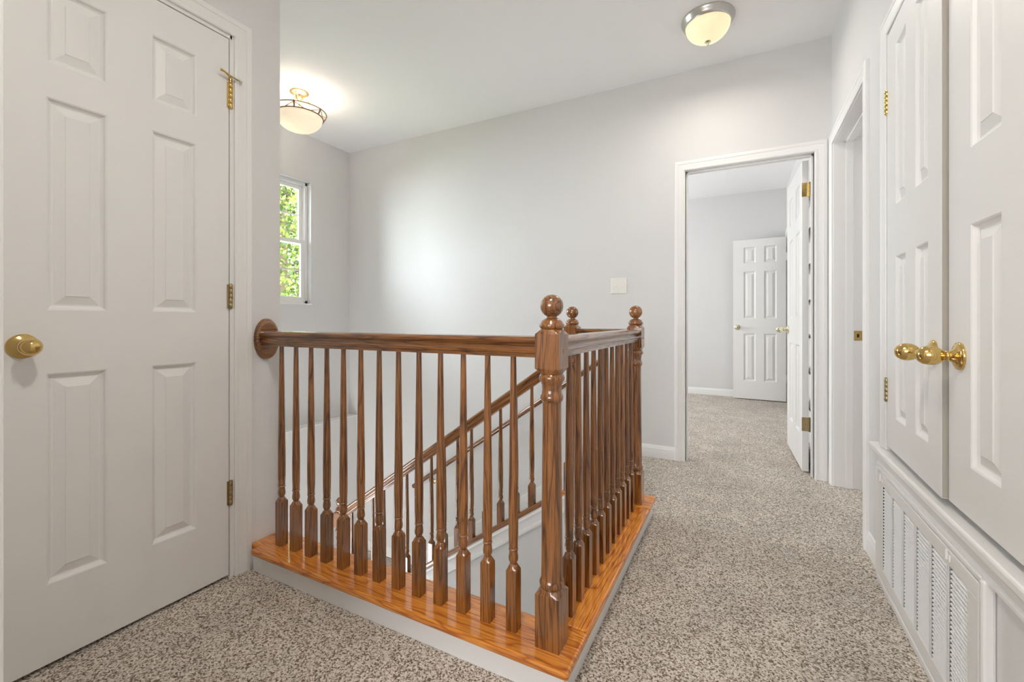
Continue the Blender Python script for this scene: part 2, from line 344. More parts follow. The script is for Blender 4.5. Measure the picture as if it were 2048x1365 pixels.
m_.box(-0.356, -0.344, YF + 0.03, YF + 0.062, 0, 2.010); m_.box(0.374, 0.386, YF + 0.03, YF + 0.062, 0, 2.010); m_.box(-0.356, 0.386, YF + 0.03, YF + 0.062, 1.998, 2.010)
jamb('trim_8', m_, 'white jamb and stop lining the far doorway to the bedroom')
m_ = MB()
m_.box(XR - 0.002, 0.602, 2.405, 2.423, 0, 2.04); m_.box(XR - 0.002, 0.64, 3.183, 3.201, 0, 2.04); m_.box(XR - 0.002, 0.602, 2.405, 3.201, 2.020, 2.04)
m_.box(XR + 0.056, XR + 0.090, 3.171, 3.183, 0, 2.02); m_.box(XR + 0.056, XR + 0.090, 2.423, 2.435, 0, 2.02); m_.box(XR + 0.056, XR + 0.090, 2.423, 3.183, 2.008, 2.02)
j9 = jamb('trim_9', m_, 'white jamb of the side doorway carrying a brass strike plate')
m_ = MB(); m_.box(0.465, 0.60, 6.155, 6.175, 0, 2.0); m_.box(0.465, 0.60, 5.49, 5.51, 0, 2.0); m_.box(0.465, 0.60, 5.49, 6.175, 1.985, 2.0)
jamb('trim_10', m_, 'white jamb of the open door inside the bedroom')
# the casing edge at the extreme left of the view
m_ = MB(); m_.box(-0.918, -0.90, 0.075, 0.205, 0, 2.12); m_.box(-0.975, -0.905, 0.2, 0.217, 0, 2.16)
struct('trim_11', m_, 'trim', 'white door frame edge cut off at the extreme left of the view', 'door trim', bevel=0.003)

# strike plate on the side jamb
sp = MB(); sp.box(-0.019, 0.019, 0, 0.0016, -0.028, 0.028); o = obj('strike_plate', sp, 'brass', j9, (0.586, 3.1812, 0.888), bevel=0.0007)
o['label'] = 'brass strike plate'
sp = MB(); sp.box(-0.006, 0.005, -0.0006, 0.0008, -0.010, 0.010); obj('latch_hole', sp, 'dark', o)

# baseboards
BB = [(0, 0), (0.0125, 0), (0.0125, 0.055), (0.0115, 0.058), (0.0115, 0.064), (0.009, 0.068), (0.0075, 0.078), (0.004, 0.085), (0, 0.087)]
def baseboard(name, p0, p1, out, label, z=0.0):
    m_ = MB(); m_.sweep(BB, [p0 + (z,), p1 + (z,)], [out + (0,)] * 2, [(0, 0, 1)] * 2); return struct(name, m_, 'trim', label, 'baseboard', smooth=25)
baseboard('baseboard_back', (-0.80, YF), (-0.426, YF), (0, -1), 'white baseboard between the stair opening and the far doorway')
baseboard('baseboard_right', (XR, 2.19), (XR, 2.354), (-1, 0), 'short white baseboard between the vent grille and side doorway')
baseboard('baseboard_bedroom', (-2.95, YB), (0.465, YB), (0, -1), 'white baseboard along the bedroom back wall')
baseboard('baseboard_left', (XL, 1.072), (XL, 1.20), (1, 0), 'white baseboard stub beside the left door casing')
baseboard('baseboard_corner', (0.454, YF), (XR, YF), (0, -1), 'tiny white baseboard between the two doorways')
baseboard('baseboard_landing', (-3.50, YF), (-2.62, YF), (0, -1), 'white baseboard along the stair landing below', z=-1.33)

# ------------------------------------------------------------------ stairs
def slope_board(x0, x1, y0, y1, top, bot):
    m_ = MB()
    m_.rings([[(x, y0, NOSE(x) + bot), (x, y1, NOSE(x) + bot), (x, y1, NOSE(x) + top), (x, y0, NOSE(x) + top)] for x in (x0, x1)]); return m_
struct('trim_12', slope_board(-2.62, -0.80, YF - 0.014, YF, 0.053, -0.42), 'trim', 'white skirt board running down the wall beside the stairs', 'skirt board', bevel=0.003)
st = empty('staircase', (-0.68, 2.755, 0)); tag(st, 'carpeted stair flight descending along the far wall', 'stairs', kind='structure')
mb = MB(); mb.box(-0.275, 0.02, -0.515, 0.501, -0.19, 0.0)
tm = mb.mesh('tread'); tm.materials.append(M['carpet'])
for k in range(1, 7):
    obj('tread', tm, None, st, (-0.275 * (k - 1), 0, -0.19 * k), bevel=0.012)
mb = MB(); mb.box(-3.50, -2.33, 1.20, 3.256, -1.52, -1.33); mb.v = [(x + 0.68, y - 2.755, z) for x, y, z in mb.v]
obj('landing', mb, 'carpet', st, bevel=0.01)
for k in range(1, 7):
    obj('tread', tm, None, st, (-1.65 + 0.275 * (k - 1), -1.04, -1.33 - 0.19 * k), (0, 0, math.pi), bevel=0.012)
# curb wall carrying the sloping rail
CT = 0.055                                      # curb top above nosing line (underside of oak shoe rail)
m_ = MB()
m_.rings([[(x, 2.125, -2.7), (x, 2.245, -2.7), (x, 2.245, t), (x, 2.125, t)] for x, t in ((-2.56, NOSE(-2.56) + CT), (-0.86, NOSE(-0.86) + CT), (-0.56, NOSE(-0.86) + CT))])
struct('wall_stair', m_, 'wall', 'grey sloping stair wall under the descending rail', 'wall')
m_ = MB()
TP = [(0, 0), (0.018, 0), (0.020, -0.01), (0.016, -0.018), (0.013, -0.03), (0.013, -0.062), (0.019, -0.068), (0.019, -0.082), (0.008, -0.092), (0, -0.092)]
m_.rings([[(x, 2.125 - a, NOSE(x) + CT + b) for a, b in TP] for x in (-2.56, -0.72)])
struct('trim_13', m_, 'trim', 'white moulding following the slope under the stair rail', 'moulding', smooth=25)

# fascia boards below the oak planks
m_ = MB(); m_.box(-1.695, -0.405, 1.062, 1.078, 0, 0.072); m_.box(-1.731, -0.405, 1.078, 1.20, 0, 0.07)
struct('trim_14', m_, 'trim', 'white board under the front oak plank', 'fascia board', bevel=0.002)
m_ = MB(); m_.box(-0.42, -0.404, 1.078, 2.292, 0, 0.072); m_.box(-0.56, -0.42, 1.20, 2.292, 0, 0.07); m_.box(-0.83, -0.56, 2.13, 2.29, 0, 0.07)
struct('trim_15', m_, 'trim', 'white board under the oak plank along the hallway', 'fascia board', bevel=0.002)

# ------------------------------------------------------------------ railings
rail = empty('guard_railing', (NX, NY, 0)); tag(rail, 'level oak railing with turned balusters around the stairwell opening', 'railing')
slope = empty('stair_railing', (NX3, NY2, 0)); tag(slope, 'oak railing sloping down beside the stairs behind the level railing', 'railing')
O1 = Vector(rail.location); O2 = Vector(slope.location)
def part(parent, org, name, mb, mat, at=(0, 0, 0), rot=(0, 0, 0), **kw):
    return obj(name, mb, mat, parent, tuple(Vector(at) - org), rot, **kw)

# newel post (origin at plank top, z from 0)
def newel_secs(base, h):
    """h: height of the upper square block's bottom above the foot"""
    s = 0.035
    return [(0, s, 1), (base - 0.0128, s, 1), (base - 0.012, s, 1), (base, s * 0.94, 0.0), (base + 0.002, 0.030, 0), (base + 0.006, 0.0335, 0), (base + 0.014, 0.0345, 0), (base + 0.022, 0.032, 0), (base + 0.026, 0.0295, 0),
            (base + 0.06, 0.0295, 0), (h - 0.080, 0.0255, 0), (h - 0.078, 0.0285, 0), (h - 0.072, 0.0315, 0), (h - 0.064, 0.0315, 0), (h - 0.058, 0.028, 0),
            (h - 0.045, 0.0265, 0), (h - 0.035, 0.0275, 0), (h - 0.026, 0.030, 0), (h - 0.021, 0.0345, 0), (h - 0.013, 0.0355, 0), (h - 0.007, 0.033, 0), (h - 0.004, 0.030, 0), (h, 0.0325, 0.05), (h + 0.012, s, 1), (h + 0.0128, s, 1),
            (h + 0.1042, s, 1), (h + 0.105, s, 1), (h + 0.117, 0.0325, 0.05), (h + 0.119, 0.029, 0), (h + 0.122, 0.033, 0), (h + 0.126, 0.0345, 0), (h + 0.130, 0.0345, 0), (h + 0.134, 0.0322, 0), (h + 0.1355, 0.0305, 0), (h + 0.139, 0.0295, 0), (h + 0.1435, 0.0255, 0), (h + 0.147, 0.0195, 0), (h + 0.149, 0.0145, 0), (h + 0.153, 0.0135, 0)]
def ball_mesh():
    r = 0.0318; pr = []
    for i in range(17):
        a = -math.pi / 2 + math.pi * i / 16
        pr.append((max(0.0004, r * math.cos(a)), r * math.sin(a)))
    return MB().lathe(pr, 28).mesh('ball_finial', 60)
ballm = ball_mesh(); ballm.materials.append(M['oak_z'])
nm = MB().loft(newel_secs(0.155, 0.741)).mesh('newel_post', 35); nm.materials.append(M['oak_z'])
def newel(parent, org, at, mesh, h):
    n = part(parent, org, 'newel_post', mesh, None, at)
    obj('ball_finial', ballm, None, n, (0, 0, h + 0.153 + 0.0285)); return n
n1 = newel(rail, O1, (NX, NY, ZT), nm, 0.741)
n2 = newel(rail, O1, (NX, NY2, ZT), nm, 0.741)
n3 = newel(rail, O1, (NX3, NY2, ZT), nm, 0.741)
pg = MB().lathe([(0.0005, 0.0012), (0.0065, 0.0012), (0.0075, 0.0)], 20, Matrix.Rotation(R(90), 4, 'Y'))
pgm = pg.mesh('screw_plug', 40); pgm.materials.append(M['oak_x'])
for n in (n1, n2): obj('screw_plug', pgm, None, n, (0.035, 0, 0.80))
# lower newel on the landing below
h4 = -0.475 + 1.33
nm4 = MB().loft(newel_secs(0.45, h4)).mesh('newel_post', 35); nm4.materials.append(M['oak_z'])
newel(slope, O2, (NX4, NY2, -1.33), nm4, h4)

# balusters
def baluster_mesh(sq, top, name='baluster'):
    s = 0.016
    secs = [(0, s, 1), (sq - 0.0006, s, 1), (sq, s, 1), (sq + 0.016, 0.0115, 0.1), (sq + 0.018, 0.0095, 0), (sq + 0.021, 0.0105, 0), (sq + 0.028, 0.0135, 0), (sq + 0.036, 0.0140, 0), (sq + 0.052, 0.0118, 0), (sq + 0.0545, 0.0112, 0), (sq + 0.056, 0.0132, 0), (sq + 0.059, 0.0140, 0), (sq + 0.0615, 0.0130, 0),
            (sq + 0.063, 0.0112, 0), (sq + 0.065, 0.0128, 0), (sq + 0.068, 0.0132, 0), (sq + 0.071, 0.0126, 0), (sq + 0.10, 0.0138, 0), (sq + 0.17, 0.0142, 0), (sq + 0.30, 0.0125, 0), (top, 0.0082, 0)]
    me = MB().loft(secs, 16).mesh(name, 35); me.materials.append(M['oak_z']); return me
RB, RT = 0.876, 0.935                           # handrail underside and top
bm_ = baluster_mesh(0.170, RB - ZT + 0.002)
for i in range(13): part(rail, O1, 'baluster', bm_, None, (-1.612 + 0.0857 * i, NY, ZT))
for i in range(11): part(rail, O1, 'baluster', bm_, None, (NX, 1.262 + 0.0815 * i, ZT))
for i in range(3): part(rail, O1, 'baluster', bm_, None, (NX - 0.082 * (i + 1), NY2, ZT))
half = [(0.0185, 0), (0.0185, 0.010), (0.0235, 0.0125), (0.0240, 0.0165), (0.0205, 0.0190), (0.0178, 0.024), (0.0178, 0.030), (0.0205, 0.0355), (0.0255, 0.0385), (0.0290, 0.0425), (0.0300, 0.0475), (0.0285, 0.0530), (0.0235, 0.0570), (0.0140, 0.0592)]
HR = half + [(-a, b) for a, b in reversed(half)]
def handrail(parent, org, name, p0, p1, mat):
    p0, p1 = Vector(p0), Vector(p1); d = (p1 - p0).normalized(); side = Vector((d.y, -d.x, 0)).normalized(); up = Vector((0, 0, 1))
    m_ = MB(); m_.sweep(HR, [(0, 0, 0), p1 - p0], [side] * 2, [up] * 2)
    return obj(name, m_, mat, parent, tuple(p0 - org), smooth=25)
handrail(rail, O1, 'handrail', (XL + 0.02, NY, RB), (NX - 0.034, NY, RB), 'oak_x')
handrail(rail, O1, 'handrail', (NX, NY + 0.034, RB), (NX, NY2 - 0.034, RB), 'oak_y')
handrail(rail, O1, 'handrail', (NX - 0.034, NY2, RB), (NX3 + 0.034, NY2, RB), 'oak_x')
SR = lambda x: 0.640 + (x + 0.979) * 0.704      # underside of the sloping rail
# sloping handrail: grain follows its own axis, so it is built along local x and rotated
x0, x1 = NX3 - 0.033, NX4 + 0.033
ang = math.atan(0.704); Ls = (x0 - x1) / math.cos(ang)
m_ = MB(); m_.rings([[(-s_, a, b) for a, b in HR] for s_ in (0, Ls)])
part(slope, O2, 'handrail', m_, 'oak_x', (x0, NY2, SR(x0)), (0, -ang, 0), smooth=25)
m_ = MB(); SH = [(0.027, 0), (0.027, 0.018), (0.022, 0.026), (-0.022, 0.026), (-0.027, 0.018), (-0.027, 0)]
a2 = math.atan(0.691); xs = -0.86; Ls = (xs - (NX4 + 0.033)) / math.cos(a2)
m_.rings([[(-s_, a, b) for a, b in SH] for s_ in (0, Ls)])
part(slope, O2, 'shoe_rail', m_, 'oak_x', (xs, NY2, NOSE(xs) + CT), (0, -a2, 0), smooth=25)
for i in range(16):
    x = -0.925 - 0.0975 * i
    foot = NOSE(x) + CT + 0.022
    if i == 0: sbm = baluster_mesh(0.118, SR(x) + 0.006 - foot)
    part(slope, O2, 'baluster', sbm, None, (x, NY2, foot))

# oval rosette at the wall
m_ = MB(); rr = []
for r_, t in ((1.0, 0), (1.0, 0.010), (0.96, 0.016), (0.86, 0.019), (0.80, 0.0195), (0.79, 0.0205)):
    rr.append([(t, 0.051 * r_ * math.cos(2 * math.pi * j / 40), 0.083 * r_ * math.sin(2 * math.pi * j / 40)) for j in range(40)])
m_.rings(rr)
ro = part(rail, O1, 'rosette', m_, 'oak_y', (XL, 1.137, 0.902), smooth=40); ro['label'] = 'oval oak plate fixing the rail to the wall'
scm = MB().lathe([(0.0005, 0.001), (0.0028, 0.001), (0.0030, 0)], 12, Matrix.Rotation(R(90), 4, 'Y')).mesh('screw', 40); scm.materials.append(M['bronze'])
for dy, dz in ((0.012, 0.062), (-0.012, -0.055)): obj('screw', scm, None, ro, (0.0195, dy, dz))

# oak planks round the opening
def plank(name, x0, x1, y0, y1, mat, round_front):
    m_ = MB(); m_.box(x0 - NX, x1 - NX, y0 - NY, y1 - NY, 0.072, ZT)
    return obj(name, m_, mat, rail, (0, 0, 0), bevel=0.007)
pts = [(-1.680, 1.042), (-0.388, 1.042), (-0.388, 1.208), (-1.731, 1.208), (-1.731, 1.074), (-1.680, 1.074)]
m_ = MB(); m_.rings([[(x - NX, y - NY, z) for x, y in pts] for z in (0.072, ZT)]); obj('floor_plank', m_, 'plank_x', rail, bevel=0.007)
plank('floor_plank', -0.556, -0.388, 1.209, 2.128, 'plank_y', True)
plank('floor_plank', -0.835, -0.388, 2.129, 2.302, 'plank_x', True)

# wall handrail
wh = empty('wall_handrail', (-0.90, 3.27, 0.70)); tag(wh, 'thin round oak handrail fixed to the far wall down the stairs', 'handrail')
d = Vector((-1.80, 0, -1.80 * 0.6990))
m_ = MB(); m_.tube([(0, 0, 0), (d.length, 0, 0)], 0.0195, 16)
obj('rail', m_, 'oak_x', wh, (0, -0.07, 0.0), (0, math.atan(0.699), math.pi), smooth=40)
for t in (0.02, 0.9):
    p = d * t
    br = MB(); br.tube([(0, 0, -0.07), (0, -0.03, -0.075), (0, -0.06, -0.055), (0, -0.07, -0.018)], 0.005, 8)
    o = obj('bracket', br, 'brass', wh, (p.x, 0, p.z), smooth=60)
    obj('wall_plate', MB().lathe([(0.022, 0), (0.022, 0.004), (0.012, 0.008)], 18, Matrix.Translation((0, 0, -0.07)) @ Matrix.Rotation(R(90), 4, 'X')), 'brass', o, smooth=40)

# ------------------------------------------------------------------ doors
def panel_mesh(wd, ht, th, bev=0.040):
    steps = [(0, 0), (0.004, 0.002), (0.008, 0.008), (0.013, 0.0115), (0.017, 0.0115), (bev, 0.0035), (bev + 0.0015, 0.002)]
    m_ = MB()
    for side in (-1, 1):
        rr = [[(x * (wd / 2 - i) , side * (th / 2 - d_), z * (ht / 2 - i)) for x, z in ((-1, -1), (1, -1), (1, 1), (-1, 1))] for i, d_ in steps]
        m_.rings(rr, False, True)
    return m_.mesh('panel')
def door(name, label, loc, rotz, wd, ht, cols, rows, th=0.035, knob=None, knob_mat='brass', kind_cat='door', knob_sides=(-1, 1)):
    """local x: 0..wd from hinge edge, y: thickness centred, z: 0..ht"""
    root = empty(name, loc, (0, 0, rotz)); tag(root, label, kind_cat, kind='structure')
    xs = sorted({0, wd} | {v for c in cols for v in c}); zs = sorted({0, ht} | {v for r in rows for v in r})
    m_ = MB(); ish = lambda i, k: any(abs(xs[i] - c[0]) < 1e-6 for c in cols) and any(abs(zs[k] - r[0]) < 1e-6 for r in rows)
    idx = {}
    for s, y in enumerate((-th / 2, th / 2)):
        for i, x in enumerate(xs):
            for k, z in enumerate(zs): idx[s, i, k] = len(m_.v); m_.v.append((x, y, z))
    nx, nz = len(xs) - 1, len(zs) - 1
    for i in range(nx):
        for k in range(nz):
            if not ish(i, k):
                m_.f.append((idx[0, i, k], idx[0, i + 1, k], idx[0, i + 1, k + 1], idx[0, i, k + 1]))
                m_.f.append((idx[1, i, k], idx[1, i, k + 1], idx[1, i + 1, k + 1], idx[1, i + 1, k]))
    for i in range(nx):
        for k in (0, nz): m_.f.append((idx[0, i, k], idx[1, i, k], idx[1, i + 1, k], idx[0, i + 1, k]))
    for k in range(nz):
        for i in (0, nx): m_.f.append((idx[0, i, k], idx[0, i, k + 1], idx[1, i, k + 1], idx[1, i, k]))
    obj('leaf', m_, 'door', root)
    cache = {}
    for c in cols:
        for r in rows:
            key = (round(c[1] - c[0], 4), round(r[1] - r[0], 4))
            if key not in cache: cache[key] = panel_mesh(key[0], key[1], th); cache[key].materials.append(M['door'])
            obj('panel', cache[key], None, root, ((c[0] + c[1]) / 2, 0, (r[0] + r[1]) / 2))
    if knob:
        for s in knob_sides: make_knob(root, (knob[0], s * th / 2, knob[1]), s, knob_mat)
    return root
def make_knob(root, at, s, mat):
    X = Matrix.Rotation(R(90) * (1 if s < 0 else -1), 4, 'X')
    k = obj('knob', MB().lathe([(0.0105, 0.008), (0.0100, 0.020), (0.0125, 0.022), (0.0125, 0.026), (0.0105, 0.028), (0.0125, 0.031), (0.0175, 0.036), (0.0218, 0.044), (0.0238, 0.052), (0.0236, 0.060), (0.0210, 0.069), (0.0160, 0.0765), (0.0090, 0.081), (0.0005, 0.0825)], 28, X), mat, root, at, smooth=60)
    obj('rosette', MB().lathe([(0.0330, 0), (0.0335, 0.003), (0.0320, 0.006), (0.0270, 0.0085), (0.0180, 0.012), (0.0130, 0.018), (0.0110, 0.020)], 32, X), mat, k, smooth=50)
    return k
def hinge(root, at, ln, mat, axis_face, leafs=True, w=0.018):
    """knuckle barrel along z at 'at'; axis_face = vector to the leaves"""
    m_ = MB(); n = 5; g = ln / n; r_ = 0.0070
    for i in range(n): m_.lathe([(r_ - 0.0005, i * g + 0.0005 - ln / 2), (r_, i * g + 0.0011 - ln / 2), (r_, (i + 1) * g - 0.0011 - ln / 2), (r_ - 0.0005, (i + 1) * g - 0.0005 - ln / 2)], 14)
    m_.lathe([(0.0052, -ln / 2 - 0.003), (0.0052, ln / 2 + 0.003)], 12)
    h_ = obj('hinge', m_, mat, root, at, smooth=40)
    p = MB(); sy = -1 if at[1] > 0 else 1
    p.box(-0.0095, 0.0115, min(0, sy * 0.0035), max(0, sy * 0.0035), -ln / 2, ln / 2); obj('hinge_leaf', p, mat, h_)
    return h_

six_rows = lambda z0: [(0.234 - z0, 0.828 - z0), (1.007 - z0, 1.608 - z0), (1.706 - z0, 1.926 - z0)]
# left door: hinge edge on the right of the view (far end), face to the landing (+x)
# local x runs from the hinge towards -y, face +x  -> rotation -90 deg
d1 = door('door_1', 'closed white six-panel door on the left with brass egg knob', (XL - 0.0175, 0.990, 0.012), R(-90), 0.606, 2.033, [(0.111, 0.246), (0.361, 0.496)], six_rows(0.012),
          knob=(0.542, 0.896), knob_sides=(1,))
hp = hinge(d1, (-0.005, 0.021, 1.822), 0.098, 'brass', None); hp['label'] = 'brass hinge with a pin door stop'
h2 = hinge(d1, (-0.005, 0.021, 1.057), 0.090, 'old_brass', None); h3 = hinge(d1, (-0.005, 0.021, 0.310), 0.090, 'old_brass', None)
# hinge-pin door stop: bent arm over the door, threaded rod towards the casing
ds = MB(); ds.tube([(0, 0, 0.055), (0, 0, 0.066)], 0.0075, 12); ds.tube([(0.0, 0.004, 0.062), (0.018, 0.016, 0.066), (0.034, 0.020, 0.070), (0.046, 0.018, 0.072)], [0.0035, 0.0038, 0.0038, 0.0055], 10)
o = obj('door_stop', ds, 'brass', hp, smooth=50)
rd = MB(); rd.tube([(0.010, 0.012, 0.068), (-0.024, 0.020, 0.058)], 0.0026, 10); obj('stop_rod', rd, 'old_brass', hp, smooth=50)
rt = MB(); rt.tube([(-0.022, 0.0195, 0.0586), (-0.031, 0.0215, 0.056)], [0.0052, 0.0052], 12); obj('rubber_tip', rt, 'rubber', hp, smooth=50)

# cupboard doors on the right wall (faces at x = 0.456), built with the face towards -x
crow = [(0.641 - 0.525, 1.198 - 0.525), (1.372 - 0.525, 1.924 - 0.525)]
XD = 0.456
d2 = door('door_2', 'left white cupboard door with brass knob above the vent grille', (XD + 0.006 + 0.0175, 2.050, 0.525), R(-91.5), 0.543, 1.478, [(0.110, 0.230), (0.326, 0.442)], crow, knob=(0.490, 0.893 - 0.525), knob_sides=(-1,))
d3 = door('door_3', 'right white cupboard door cut off by the right edge', (XD + 0.003 + 0.0175, 0.905, 0.525), R(90), 0.593, 1.478, [(0.108, 0.238), (0.337, 0.473)], crow, knob=(0.527, 0.893 - 0.525), knob_sides=(1,))
for z_ in (1.768, 0.726): hinge(d2, (-0.004, -0.0185, z_ - 0.525), 0.082, 'brass' if z_ > 1 else 'old_brass', None)
for z_ in (1.768, 0.726): hinge(d3, (-0.004, 0.0185, z_ - 0.525), 0.082, 'brass', None)
mb = MB(); mb.box(0.543, 0.5445, -0.0165, 0.0175, 0.002, 1.476); obj('meeting_edge', mb, 'edge', d2)['label'] = 'grey meeting edge'
# sill and apron of the cupboard
m_ = MB(); m_.box(0.437, 0.60, 0.80, 2.205, 0.478, 0.503)
struct('trim_16', m_, 'trim', 'white sill projecting under the cupboard doors', 'sill', bevel=0.006)
m_ = MB(); AP = [(0, 0), (0.028, 0), (0.026, -0.006), (0.018, -0.010), (0.018, -0.016), (0.013, -0.022), (0.011, -0.040), (0.016, -0.046), (0.016, -0.054), (0.006, -0.060), (0, -0.060)]
m_.rings([[(XR - a, y, 0.478 + b) for a, b in AP] for y in (0.85, 2.165)])
struct('trim_17', m_, 'trim', 'white moulding under the cupboard sill above the vent grille', 'moulding', smooth=25)

# far doorway's open door and the second door inside the bedroom
d4 = door('door_4', 'white six-panel door standing open inside the far doorway', (0.369 - 0.0175, 3.374, 0.012), R(92.5), 0.686, 1.985, [(0.105, 0.285), (0.40, 0.58)], [(0.22, 0.80), (0.98, 1.56), (1.66, 1.87)], knob=(0.63, 0.893), knob_mat='pale_brass')
for z_ in (1.80, 0.30):
    mb = MB(); mb.box(-0.0024, 0.0, -0.017, 0.020, -0.044, 0.044)
    hh = obj('hinge', mb, 'brass' if z_ > 1 else 'old_brass', d4, (0.0, 0, z_), bevel=0.002)
    obj('knuckle', MB().lathe([(0.006, -0.046), (0.006, 0.046)], 12), 'brass' if z_ > 1 else 'old_brass', hh, (-0.004, -0.021, 0), smooth=40)
    for q in (-0.028, 0.0, 0.028): obj('screw', MB().lathe([(0.0032, 0), (0.003, 0.0008)], 10, Matrix.Rotation(R(-90), 4, 'Y')), 'bronze', hh, (-0.0024, 0.004 + (0.006 if q else -0.004), q))
d5 = door('door_5', 'bright white six-panel door open against the bedroom back wall', (0.448, 6.145, 0.012), R(177), 0.56, 1.95, [(0.095, 0.225), (0.315, 0.445)], [(0.22, 0.80), (0.98, 1.56), (1.66, 1.86)], knob=(0.515, 0.875), knob_mat='pale_brass')
for z_ in (1.72, 0.27):
    mb = MB(); mb.box(-0.03, 0.0, 0.018, 0.020, -0.045, 0.045); obj('hinge', mb, 'nickel', d5, (0.0, 0, z_))

# ------------------------------------------------------------------ stair window
wn = empty('window_1', (-3.66, 2.355, 1.13)); tag(wn, 'tall white sash window on the stairwell end wall', 'window', kind='structure')
def wbox(name, a, mat='vinyl', parent=None, bev=0.003):
    y0, y1, z0, z1, x0, x1 = a; m_ = MB(); m_.box(x0, x1, y0, y1, z0, z1); return obj(name, m_, mat, parent or wn, bevel=bev)
H, W2 = 1.137, 0.455
fr_ = MB()
fr_.box(-0.06, 0.01, -W2, -W2 + 0.028, 0, H); fr_.box(-0.06, 0.01, W2 - 0.028, W2, 0, H); fr_.box(-0.06, 0.01, -W2, W2, 0, 0.03); fr_.box(-0.06, 0.01, -W2, W2, H - 0.03, H)
obj('window_frame', fr_, 'vinyl', wn, bevel=0.003)
def sash(z0, z1, x):
    m_ = MB(); e_ = W2 - 0.028; k = 0.034
    m_.box(x - 0.012, x + 0.012, -e_, -e_ + k, z0, z1); m_.box(x - 0.012, x + 0.012, e_ - k, e_, z0, z1); m_.box(x - 0.012, x + 0.012, -e_ + k, e_ - k, z0, z0 + k); m_.box(x - 0.012, x + 0.012, -e_ + k, e_ - k, z1 - k, z1)
    s_ = obj('sash', m_, 'vinyl', wn, bevel=0.003)
    mid = (z0 + z1) / 2
    b_ = MB(); b_.box(x - 0.004, x + 0.004, -e_ + k, e_ - k, mid - 0.006, mid + 0.006); obj('muntin', b_, 'vinyl', s_)
    b_ = MB(); b_.box(x - 0.004, x + 0.004, -0.006, 0.006, z0 + k, z1 - k); obj('muntin', b_, 'vinyl', s_)
    for ya, yb in ((-e_ + k, -0.006), (0.006, e_ - k)):
        for za, zb in ((z0 + k, mid - 0.006), (mid + 0.006, z1 - k)):
            g_ = MB(); g_.box(x - 0.0015, x + 0.0015, ya, yb, za, zb); obj('pane', g_, 'glass', s_)
sash(0.555, H - 0.03, -0.042); sash(0.03, 0.595, -0.012)
wbox('sash_lock', (-0.03, 0.03, 0.595, 0.607, -0.02, 0.005))
# blind bracket left in the upper corner of the reveal
bk = MB(); bk.box(0.0, 0.05, W2 - 0.006, W2, H - 0.035, H - 0.004); bk.box(0.0, 0.004, W2 - 0.045, W2, H - 0.035, H - 0.004); bk.box(0.004, 0.03, W2 - 0.045, W2 - 0.040, H - 0.045, H - 0.012)
obj('blind_bracket', bk, 'plastic', wn)
# window reveal and stool
m_ = MB(); m_.box(-3.75, XW + 0.012, 1.895, 2.815, 1.118, 1.131)
struct('trim_18', m_, 'trim', 'white painted sill of the stair window', 'window sill', bevel=0.004)
# bedroom window out of view, and a rear window added for the fill light
for nm_, y_, x_, rz, wd, ht in (('window_2', -3.0, -0.55, 0, 1.9, 1.4), ('window_3', 4.95, -3.0, R(-90), 1.5, 1.4)):
    r_ = empty(nm_, (x_, y_, 0.8 if nm_ == 'window_2' else 0.75), (0, 0, rz)); tag(r_, 'unseen white framed window added in the room behind the landing' if nm_ == 'window_2' else 'white framed side window of the bedroom', 'window', kind='structure')
    m_ = MB()
    for a, b_ in ((-wd / 2, -wd / 2 + 0.05), (wd / 2 - 0.05, wd / 2), (-0.025, 0.025)): m_.box(a, b_, -0.03, 0.03, 0, ht)
    m_.box(-wd / 2, wd / 2, -0.03, 0.03, 0, 0.05); m_.box(-wd / 2, wd / 2, -0.03, 0.03, ht - 0.05, ht)
    obj('window_frame', m_, 'vinyl', r_)
    m_ = MB(); m_.box(-wd / 2 - 0.03, wd / 2 + 0.03, -0.075, -0.055, -0.03, ht + 0.03); obj('sky_block_panel', m_, 'plastic', r_)  # opaque slab added behind the area light to keep sky light out

# ------------------------------------------------------------------ ceiling lights
def bowl_profile(r, dep, z, n=14):
    return [(max(0.0005, r * math.cos(math.pi / 2 * i / n)), z - dep * math.sin(math.pi / 2 * i / n) ) for i in range(n + 1)]
def flush(x, y, label, power):
    fl = empty('flush_ceiling_light', (x, y, ZC)); tag(fl, label, 'ceiling light')
    obj('rim', MB().lathe([(0.140, 0), (0.142, -0.006), (0.141, -0.012), (0.136, -0.018), (0.132, -0.030), (0.125, -0.040), (0.121, -0.043), (0.119, -0.040), (0.119, -0.02), (0.119, -0.004)], 48), 'nickel', fl, smooth=35)
    obj('glass_bowl', MB().lathe(bowl_profile(0.1185, 0.095, -0.036), 40, cap0=False), 'glow', fl, smooth=60)
    obj('finial', MB().lathe([(0.016, -0.1285), (0.0165, -0.132), (0.012, -0.136), (0.006, -0.139), (0.005, -0.142), (0.007, -0.146), (0.005, -0.151), (0.0005, -0.153)], 20), 'pale_brass', fl, smooth=40)
    # the glowing bowl's light, given off downwards over a wide cone
    light('flush_lamp', 'AREA', power, (x, y, ZC - 0.16), (0, 0, 0), (1.0, 0.93, 0.84), shape='DISK', size=0.22)
flush(-0.180, 2.757, 'flush ceiling light with frosted bowl and nickel rim over the hallway', 1.8)
flush(-0.35, 0.35, 'flush ceiling light over the landing beside the left door', 6.2)

